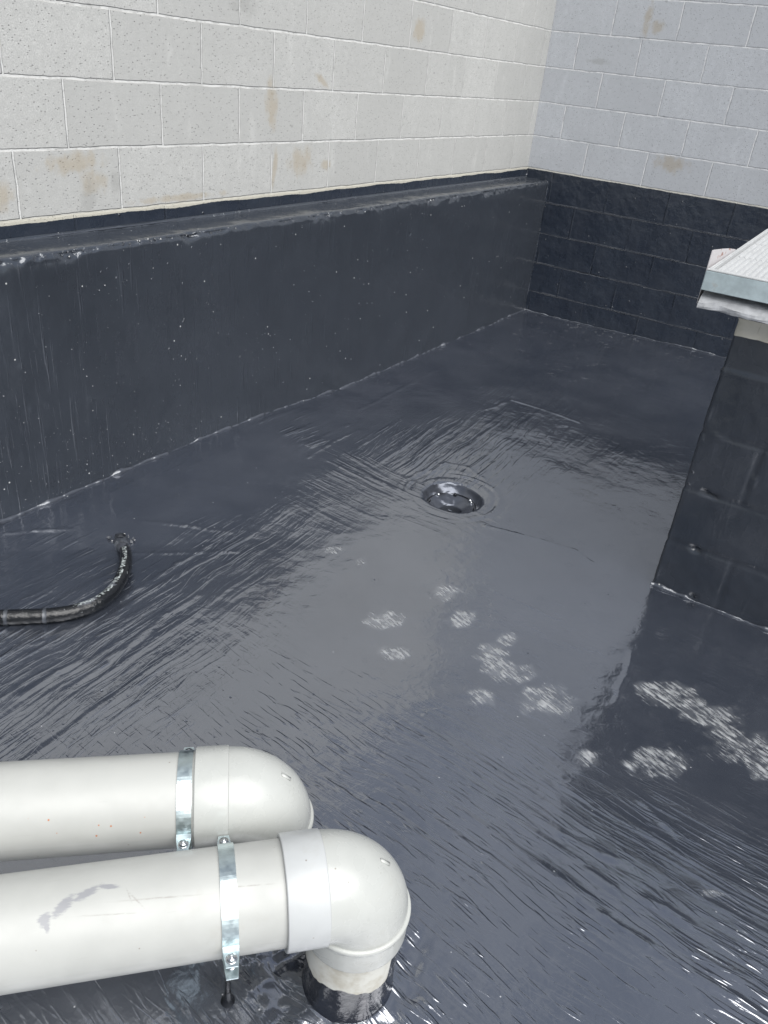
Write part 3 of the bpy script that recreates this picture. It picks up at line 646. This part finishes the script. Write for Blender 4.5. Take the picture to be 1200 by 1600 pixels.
def vj(u0, z0, z1): return .0055*(.3+vnoise(UU*3, ZZ*12, 44))*g(UU-u0+wob*.8, .006)*sstep(z0-.005, z0+.005, ZZ)*sstep(z1+.005, z1-.005, ZZ)
wob = wob*1.8
dp = dp-vj(.185, -.557, -.357)-vj(.585, -.557, -.357)-vj(.385, -.357, -.16)-vj(.215, -.96, -.757)-vj(.42, -.757, -.557)
for (u0, z0, ru, rz, dpt) in ((.085, -.555, .024, .006, .014), (.098, -.758, .016, .0065, .013), (.30, -.60, .01, .01, .006), (.045, -.36, .03, .006, -.006), (.14, -.93, .010, .008, .010), (.19, -.47, .007, .02, -.006)):
    dp = dp-dpt*np.exp(-(((UU-u0)/ru)**4+((ZZ-z0+.2*(UU-u0))/rz)**4))
dp = dp*(ZZ < -.003)
Pp = np.stack([path[:, 0][A_]+path[:, 2][A_]*dp, path[:, 1][A_]+path[:, 3][A_]*dp, ZZ], -1)
mbp = MB(); mbp.grid(Pp, flip=False)
mbp.add([(PXL+.01, PYF+.01, -.0005), (PXL+W_, PYF+.01, -.0005), (PXL+W_, PYF+D_, -.0005), (PXL+.01, PYF+D_, -.0005)], [(0, 1, 2, 3)])
pier = link('block_pier', mbp.mesh(), M_pier)
tag(pier, 'black coated block pier with a bare cream strip at its top, under the metal cover', 'pier')
bead('sealant_bead', (PXL-.002, PYF-.001, 0), (PXL+W_, PYF-.001, 0), .0075, pier, seed=17, drop=.002, jit=.9)

M_lid = mat_cover('lid_top', (.47, .48, .485), .5, .1, .07)
M_lidf = mat_cover('lid_edge', (.46, .54, .56), .45, .3, .14)
CX0, CYF, CZ, CD, CW = 1.900, -3.035, .124, 1.09, 1.35
lid = empty('metal_cover', (CX0, CYF, CZ-.058))
rotl = Matrix.Translation((CX0, CYF, 0)) @ Matrix.Rotation(R_(1.5), 4, 'Z') @ Matrix.Translation((-CX0, -CYF, 0))
mb = MB(); xs2 = []; k = 0
n_r = int((CW-.03)/.017)
P = []
for i in range(n_r):
    x0 = CX0+.0135+i*.017
    for dx, dz in ((0, -.004), (.005, -.004), (.0075, .001), (.0125, .001), (.015, -.004)): P.append((x0+dx, dz))
P.append((CX0+CW-.02, 0))
ysd = [CYF+.026, CYF+.372, CYF+.3722, CYF+.380, CYF+.3802, CYF+.70, CYF+.7002, CYF+.708, CYF+.7082, CYF+CD-.026]
dr = [0, 0, -.004, -.004, 0, 0, -.004, -.004, 0, 0]
G = np.zeros((len(ysd), len(P), 3))
for i, (y, d) in enumerate(zip(ysd, dr)):
    for j, (x, z) in enumerate(P): G[i, j] = rotl @ Vector((x, y, CZ-.010+(z if d == 0 else d)))
mb.grid(G, flip=True); me = mb.mesh()
part('ribbed_panel', me, M_lid, lid, smooth=False)
mb = MB()
box(mb, (CX0, CYF, CZ-.058), (CX0+CW, CYF+.006, CZ-.004), rotl, .0015)
part('front_fascia', mb.mesh(), M_lidf, lid, smooth=False)
mb = MB()
box(mb, (CX0, CYF+.001, CZ-.0035), (CX0+CW, CYF+.026, CZ), rotl, .0015)
box(mb, (CX0, CYF+.0265, CZ-.058), (CX0+.012, CYF+CD, CZ-.0005), rotl, .003)
box(mb, (CX0+.013, CYF+CD-.028, CZ-.058), (CX0+CW, CYF+CD, CZ-.0005), rotl, .003)
part('folded_rim', mb.mesh(), M_lid, lid, smooth=False)
tag(lid, 'pale ribbed metal cover with a bluish folded rim lying on top of the right pier', 'metal cover')
# foil-faced sheet folded under the cover
M_sheet = mat_cover('foil_sheet', (.36, .37, .385), .5, .1, .25)
mb = MB()
nx2, ny2 = 64, 14; G = np.zeros((nx2, ny2, 3))
pr = [(.30, -.030), (.14, -.040), (.05, -.048), (.020, -.051), (.006, -.050), (.002, -.047), (.001, -.041), (.004, -.033), (.010, -.026), (.018, -.018), (.030, -.012), (.050, -.007), (.09, -.004), (.14, -.002)]
for i in range(nx2):
    x = CX0+.004+i*(CW*.95/nx2)
    for j, (yy_, z) in enumerate(pr):
        wv = (float(fbm(np.array(x*22), np.array(j*.5), 41, 4))-.5)*.034
        G[i, j] = (x, CYF+.004+yy_+wv*.5+.008*math.sin(x*9), CZ-.060+z+wv*.45*(1 if j > 3 else 0)*min(1, i/3))
mb.grid(G)
sh = link('folded_sheet', mb.mesh(), M_sheet, smooth=False)
so_ = sh.modifiers.new('solid', 'SOLIDIFY'); so_.thickness = .0015
tag(sh, 'crumpled grey foil sheet folded under the front edge of the metal cover', 'sheet')
# printed board trapped between cover and pier, sticking out to the left
def mat_board():
    t = NT('printed_board'); P = t.geo()
    sx = t.n('ShaderNodeSeparateXYZ'); t.put(sx.inputs[0], P)
    pr_ = t.ramp(t.noise(P, 30, 2, .5), .44, .50)
    msk = t.math('MULTIPLY', pr_, t.math('MULTIPLY', t.ramp(sx.outputs[1], -2.88, -2.86), t.ramp(sx.outputs[2], .128, .132)))
    c = t.mixc(msk, (.52, .50, .51), (.30, .17, .14))
    return t.done(t.bsdf(c, .5, t.bump(t.math('MULTIPLY', t.noise(P, 20, 2), .002))))
mb = MB()
bp_ = [(-2.985, .012, .168), (-2.93, .014, .163), (-2.86, .02, .156), (-2.80, .03, .150), (-2.70, .04, .139), (-2.58, .05, .122)]
G = np.zeros((len(bp_), 4, 3))
for i, (y, zb, ztp) in enumerate(bp_):
    G[i, 0] = (1.960, y, zb); G[i, 1] = (1.897, y, zb+.001); G[i, 2] = (1.8925, y, zb+.006); G[i, 3] = (1.8925-.0012*i, y, ztp)
mb.grid(G); bd = link('printed_board', mb.mesh(), mat_board(), smooth=False)
sm_ = bd.modifiers.new('solid', 'SOLIDIFY'); sm_.thickness = .002
tag(bd, 'thin pale board with faded reddish print sticking out left from under the metal cover', 'board')

# ------------------------------------------------------------------ roof outlet
M_bowl = mat_metal('bowl_coated', (.11, .12, .145), .19, .6)
M_steel = mat_metal('steel', (.62, .64, .66), .2)
M_darkm = mat_metal('dark_iron', (.03, .033, .04), .3, .6)
dz = float(floor_z(np.array(DR[0]+.12), np.array(DR[1]+.0)))
drain = empty('roof_drain', (DR[0], DR[1], dz-.09))
tag(drain, 'round shiny funnel-shaped roof drain sunk in the dark floor', 'drain')
mb = MB()
lathe(mb, [(.1225, -.004), (.1205, -.0045), (.1185, -.009), (.113, -.020), (.104, -.036), (.1015, -.0375), (.0995, -.0425), (.0955, -.0430), (.080, -.0485), (.063, -.056), (.050, -.062), (.046, -.0645), (.044, -.070), (.044, -.19)], (DR[0], DR[1], dz), 72)
me = mb.mesh()
for v in me.vertices:
    a = math.atan2(v.co.y-DR[1], v.co.x-DR[0]); r = math.hypot(v.co.x-DR[0], v.co.y-DR[1])
    if r > .06: v.co.z += .0022*math.sin(a*3+1)+(.0035 if 1.9 < a < 3.1 else 0)*math.sin(r*260+a*9)
part('bowl', me, M_bowl, drain)
mb = MB(); cr_ = [(DR[0]+.1005*math.cos(2*math.pi*k/48), DR[1]+.1005*math.sin(2*math.pi*k/48), dz-.0395) for k in range(49)]
tube(mb, cr_, .0022, 6, cap=False); part('ring_gap', mb.mesh(), M_darkm, drain)
for k in range(8):
    a = R_(20+45*k); mb = MB(); c = (DR[0]+.097*math.cos(a), DR[1]+.097*math.sin(a), dz-.043)
    ax = Vector((-.55*math.cos(a), -.55*math.sin(a), .83)).normalized()
    lathe(mb, [(.0001, .012), (.0055, .011), (.0072, .0075), (.0072, 0), (.0095, -.001)], c, 10, ax)
    part('bolt', mb.mesh(), M_steel if k % 2 else M_darkm, drain)
mb = MB()
for k in range(-2, 3): box(mb, (DR[0]-.042*math.cos(math.asin(k/2.6)), DR[1]+k*.015-.0025, dz-.094), (DR[0]+.042*math.cos(math.asin(k/2.6)), DR[1]+k*.015+.0025, dz-.084), None)
box(mb, (DR[0]-.003, DR[1]-.042, dz-.0975), (DR[0]+.003, DR[1]+.042, dz-.0945))
part('grate', mb.mesh(), M_steel, drain, smooth=False)

# ------------------------------------------------------------------ hose
HC = [(0.505, -4.003), (0.563, -4.04), (0.631, -4.086), (0.7, -4.152), (0.75, -4.229), (0.77, -4.302), (0.758, -4.37), (0.724, -4.427), (0.679, -4.475), (0.633, -4.521), (0.584, -4.564), (0.52, -4.63), (.45, -4.71), (.40, -4.80), (.38, -4.90)]
HO = [-.03, .012, .034, .036, .030, .026, .023, .022, .021, .020, .020, .02, .02, .02, .02]
pts = []
for i in range(len(HC)-1):
    p = [HC[max(i-1, 0)], HC[i], HC[i+1], HC[min(i+2, len(HC)-1)]]; o = [HO[max(i-1, 0)], HO[i], HO[i+1], HO[min(i+2, len(HC)-1)]]
    for k in range(8):
        t = k/8; f = lambda a, b, c, d: .5*((2*b)+(-a+c)*t+(2*a-5*b+4*c-d)*t*t+(-a+3*b-3*c+d)*t**3)
        x = f(*[q[0] for q in p]); y = f(*[q[1] for q in p]); pts.append((x, y, float(floor_z(np.array(x), np.array(y)))+f(*o)))
def tube_uv(pts, rad, n=24):
    mb = MB(); tube(mb, pts, rad, n, cap=False); me = mb.mesh(); P_ = [Vector(p) for p in pts]; s = [0]
    for a, b in zip(P_[:-1], P_[1:]): s.append(s[-1]+(b-a).length)
    uvl = me.uv_layers.new(name='UVMap'); r0 = rad if not hasattr(rad, '__len__') else max(rad)
    for pol in me.polygons:
        ks = [me.loops[l].vertex_index % n for l in pol.loop_indices]; wrap = max(ks) == n-1 and min(ks) == 0
        for l in pol.loop_indices:
            vi = me.loops[l].vertex_index; i, k = divmod(vi, n)
            kk = k-n if k > n/2 else k
            uvl.data[l].uv = (s[i], kk/n*2*math.pi*r0)
    return me
M_hose = mat_hose()
hose = empty('rubber_hose', (HC[0][0], HC[0][1], float(hz(*HC[0]))))
tag(hose, 'curved black rubber hose coming out of the dark floor near the left kerb', 'hose')
hr = [.0175+.0035*min(1,i/70)+.0010*float(vnoise(np.array(i*.3), np.array(2.), 3)) for i in range(len(pts))]
hme = tube_uv(pts, hr); part('hose_body', hme, M_hose, hose)
M_tape = mat_paint('tape', 'none', (.45, .6), 2.0, .3, (.026, .03, .038), .02)
def sleeve(i0, i1, r):
    mb = MB(); q = pts[i0:i1]; tube(mb, q, [r*(1+.05*math.sin(j*2.1)) if 0 < j < len(q)-1 else r*.93 for j in range(len(q))], 20, jit=.05); return mb.mesh()
for a, b, r in ((57, 60, .0216), (69, 73, .0220)):
    part('tape_wrap', sleeve(a, b, r), M_tape, hose)
mb = MB(); c0 = Vector(pts[4]); lathe(mb, [(.030, -.012), (.026, -.001), (.021, .004), (.018, .012), (.0165, .022)], (HC[0][0]+.012, HC[0][1]-.008, float(floor_z(np.array(HC[0][0]), np.array(HC[0][1])))), 20)
me = mb.mesh()
for v in me.vertices: v.co += Vector((random.uniform(-1, 1), random.uniform(-1, 1), random.uniform(-1, 1)))*.0022
part('floor_collar', me, M_tape, hose)

sp = []
for k in range(26):
    a = rng.rand()*6.28; q = .014+abs(rng.randn())*.006; sd_ = 1.0+.9*abs(math.cos(a-.75))
    hx0, hy0 = HC[0][0]+.008+q*sd_*math.cos(a), HC[0][1]-.004+q*sd_*math.sin(a)
    sp.append((hx0, hy0, float(floor_z(np.array(hx0), np.array(hy0)))+.002+rng.rand()*.008, .002+rng.rand()**2*.006))
lumps = crumbs('coating_lumps', sp, M_crumb, hose); lumps.data.transform(Matrix.Translation(-Vector(hose.location)))

# ------------------------------------------------------------------ big plastic pipes
M_cs = mat_metal('zinc', (.66, .76, .78), .36)
AZ = -.613
def pipe_uv(A, az, s0, s1, r, n=96):
    d = Vector((math.cos(az), math.sin(az), 0)); side = Vector((0, 0, 1)).cross(d)
    m_ = 60; G = np.zeros((m_, n+1, 3)); mb = MB()
    for i in range(m_):
        s_ = s0+(s1-s0)*i/(m_-1)
        for k in range(n+1):
            a = -math.pi+2*math.pi*k/n; G[i, k] = A+d*s_+side*math.cos(a)*r+Vector((0, 0, 1))*math.sin(a)*r
    mb.grid(G); me = mb.mesh(); uvl = me.uv_layers.new(name='UVMap')
    for l in me.loops:
        i, k = divmod(l.vertex_index, n+1); uvl.data[l.index].uv = (s0+(s1-s0)*i/(m_-1), r*(-math.pi+2*math.pi*k/n))
    return me
def make_pipe(A, azd, s_sock0, s_sock1, s_leg, s_clamp, s_start, mats, label, zt):
    az = R_(azd); A = Vector(A); d = Vector((math.cos(az), math.sin(az), 0)); side = Vector((0, 0, 1)).cross(d); Zv = Vector((0, 0, 1))
    leg = A+d*s_leg; fz = float(hz(leg.x, leg.y))
    root = empty('drain_pipe', (leg.x, leg.y, fz)); tag(root, label, 'pipe', 'plastic drain pipes')
    part('pipe', pipe_uv(A, az, s_start, s_sock0+.02, .080), mats[0], root)
    # elbow: socket, mitred bend, lower socket
    RB = s_leg-s_sock1; ro = .0855
    path = []; 
    for s_, r in ((s_sock1-.010, ro-.002), (s_sock1-.001, ro), (s_sock1, ro)):
        path.append((0, s_, r))
    mb = MB(); G = np.zeros((9, 96, 3))
    for i, (s_, r) in enumerate(((s_sock0+.004, .0801), (s_sock0, .0802), (s_sock0, .0866), (s_sock0+.0012, .0876), (s_sock0+.002, .0878), (s_sock1-.004, .0878), (s_sock1-.0015, .0874), (s_sock1-.0008, .0850), (s_sock1-.008, .084))):
        for k in range(96):
            a = 2*math.pi*k/96; G[i, k] = A+d*s_+Zv*math.cos(a)*r+side*math.sin(a)*r
    mb.grid(G, closed_v=True); part('collar', mb.mesh(), mats[2], root)
    nb = 22
    for i in range(1, nb+1): path.append((1, math.pi/2*i/nb, ro-.0012*math.sin(math.pi*i/nb)))
    zj = AZ-RB
    n = 96; G = np.zeros((len(path), n, 3))
    for i, (ty, t, r) in enumerate(path):
        for k in range(n):
            a = 2*math.pi*k/n; u = math.cos(a)*r; v = math.sin(a)*r      # u: outward (away from pivot), v: sideways
            if ty == 0: p_ = A+d*t+Zv*u+side*v
            else:
                uu_ = max(u, -RB+.002)
                cpt = A+d*s_sock1-Zv*RB; rad = Zv*math.cos(t)+d*math.sin(t); p_ = cpt+rad*(RB+uu_)+side*v
            G[i, k] = p_
    mb = MB(); mb.grid(G, closed_v=True); me = mb.mesh()
    elbow = part('elbow', me, mats[1], root)
    mb = MB(); lathe(mb, [(.0800, -.050), (.0868, -.050), (.0878, -.0492), (.0880, -.0475), (.0883, -.009), (.0884, -.005), (.0890, -.003), (.0905, .000), (.0905, .004), (.0890, .0065), (.0850, .0068)][::-1], (leg.x, leg.y, zj), 96)
    me = mb.mesh(); me.flip_normals(); o = part('lower_socket', me, mats[1], elbow) if False else link('lower_socket', me, mats[1], elbow)
    me.transform(Matrix.Translation(-Vector(root.location)))
    # small moulding tab on the bend
    mb = MB(); t = R_(42); rad = Zv*math.cos(t)+d*math.sin(t); tan = d*math.cos(t)-Zv*math.sin(t)
    c = A+d*s_sock1-Zv*RB+rad*(RB+ro-.0012)-side*.006
    Mx = Matrix(((side.x, tan.x, rad.x, c.x), (side.y, tan.y, rad.y, c.y), (side.z, tan.z, rad.z, c.z), (0, 0, 0, 1)))
    box(mb, (-.0035, -.011, -.002), (.0035, .011, .0022), Mx, .001)
    me = mb.mesh(); o = link('moulding_mark', me, mats[1], elbow); me.transform(Matrix.Translation(-Vector(root.location)))
    mb = MB(); lathe(mb, [(.080, zj-.045-0), (.080, zj-.08), (.080, fz+.05), (.0808, fz+.02), (.0825, fz+.006), (.087, fz-.004), (.095, fz-.02)][::-1], (leg.x, leg.y, 0), 72)
    me = mb.mesh(); me.flip_normals(); part('riser', me, mat_riser(zt, leg.x, leg.y), root)
    # pipe clamp: two half straps with ears, bolts, standoff rod
    cl = empty('pipe_clamp', (0, 0, 0)); cl.parent = root; cl.location = A+d*s_clamp-Vector(root.location)
    hw = .0122
    for sg, nm in ((1, 'upper_strap'), (-1, 'lower_strap')):
        mb = MB(); r0, r1 = .0806, .0828; prof_ = []
        ez = .0065 if sg > 0 else .0095; el = .112 if sg > 0 else .119
        sec = [(-.083-.026, ez), (-.083-.006, ez), (-.0835, ez+.004)]
        an = np.linspace(math.pi-.13, .13, 40)
        ring = [(r1*math.cos(a), r1*math.sin(a)) for a in an]
        outer = [(-el, ez+.0022), (-.090, ez+.0022)]+ring+[(.090, ez+.0022), (el, ez+.0022)]
        ring2 = [(r0*math.cos(a), r0*math.sin(a)) for a in an]
        inner = [(-el, ez), (-.0865, ez)]+ring2+[(.0865, ez), (el, ez)]
        G = np.zeros((len(outer), 4, 3))
        for i, (o_, q_) in enumerate(zip(outer, inner)):
            end = i in (0, len(outer)-1); hww = hw*(.72 if end else 1.0)
            c0 = A+d*s_clamp
            for k, (pt, w_) in enumerate(((o_, -hww), (o_, hww), (q_, hww), (q_, -hww))):
                G[i, k] = c0+d*w_+side*pt[0]+Zv*pt[1]*sg
        mb.grid(G, closed_v=True, flip=(sg > 0)); nn = len(outer)
        mb.f.append((0, 1, 2, 3)); mb.f.append(tuple((nn-1)*4+k for k in (3, 2, 1, 0)))
        part(nm, mb.mesh(), M_cs, cl, smooth=False)
    for sg in (-1, 1):
        mb = MB(); c0 = A+d*s_clamp+side*sg*.1
        lathe(mb, [(.0001, .0155), (.0032, .0152), (.0034, .0145), (.0034, .0135), (.0062, .0130), (.0068, .0118), (.0068, .0092)], c0, 6)
        lathe(mb, [(.0068, .0098), (.0085, .0097), (.0087, .0088)], c0, 20)
        lathe(mb, [(.0034, .0088), (.0034, -.018), (.0001, -.0185)], c0, 12)
        lathe(mb, [(.0034, -.0092), (.0068, -.0092), (.0068, -.0145), (.0034, -.0146)], c0, 6)
        part('bolt', mb.mesh(), M_steel, cl)
    c0 = A+d*s_clamp; fz2 = float(floor_z(np.array(c0.x), np.array(c0.y)))
    mb = MB(); tube(mb, [(c0.x-side.x*.105*0, c0.y, AZ-.083), (c0.x, c0.y, fz2+.01), (c0.x, c0.y, fz2-.02)], .005, 12)
    lathe(mb, [(.016, -.004), (.009, .004), (.0065, .012), (.0055, .03)], (c0.x, c0.y, fz2), 20)
    part('standoff_rod', mb.mesh(), M_darkm, cl)
    return root
P1 = mat_pvc('pvc_front', smear=True); P2 = mat_pvc('pvc_back', specks=True); PE = mat_pvc('pvc_elbow', tint=(.435, .447, .43), rough=.27); PC = mat_pvc('pvc_collar', tint=(.445, .46, .465), rough=.34)
make_pipe((1.748, -4.967, AZ), 46.43, .187, .253, .315, .102, -1.3, (P1, PE, PC), 'nearer white plastic drain pipe with a dark paint smear, bolted down by its own clamp', -.800)
make_pipe((1.517, -4.898, AZ), 42.83, .168, .227, .290, .152, -1.3, (P2, PE, PE), 'farther white plastic drain pipe with tiny brown specks, partly hidden behind the smeared one', -.800)
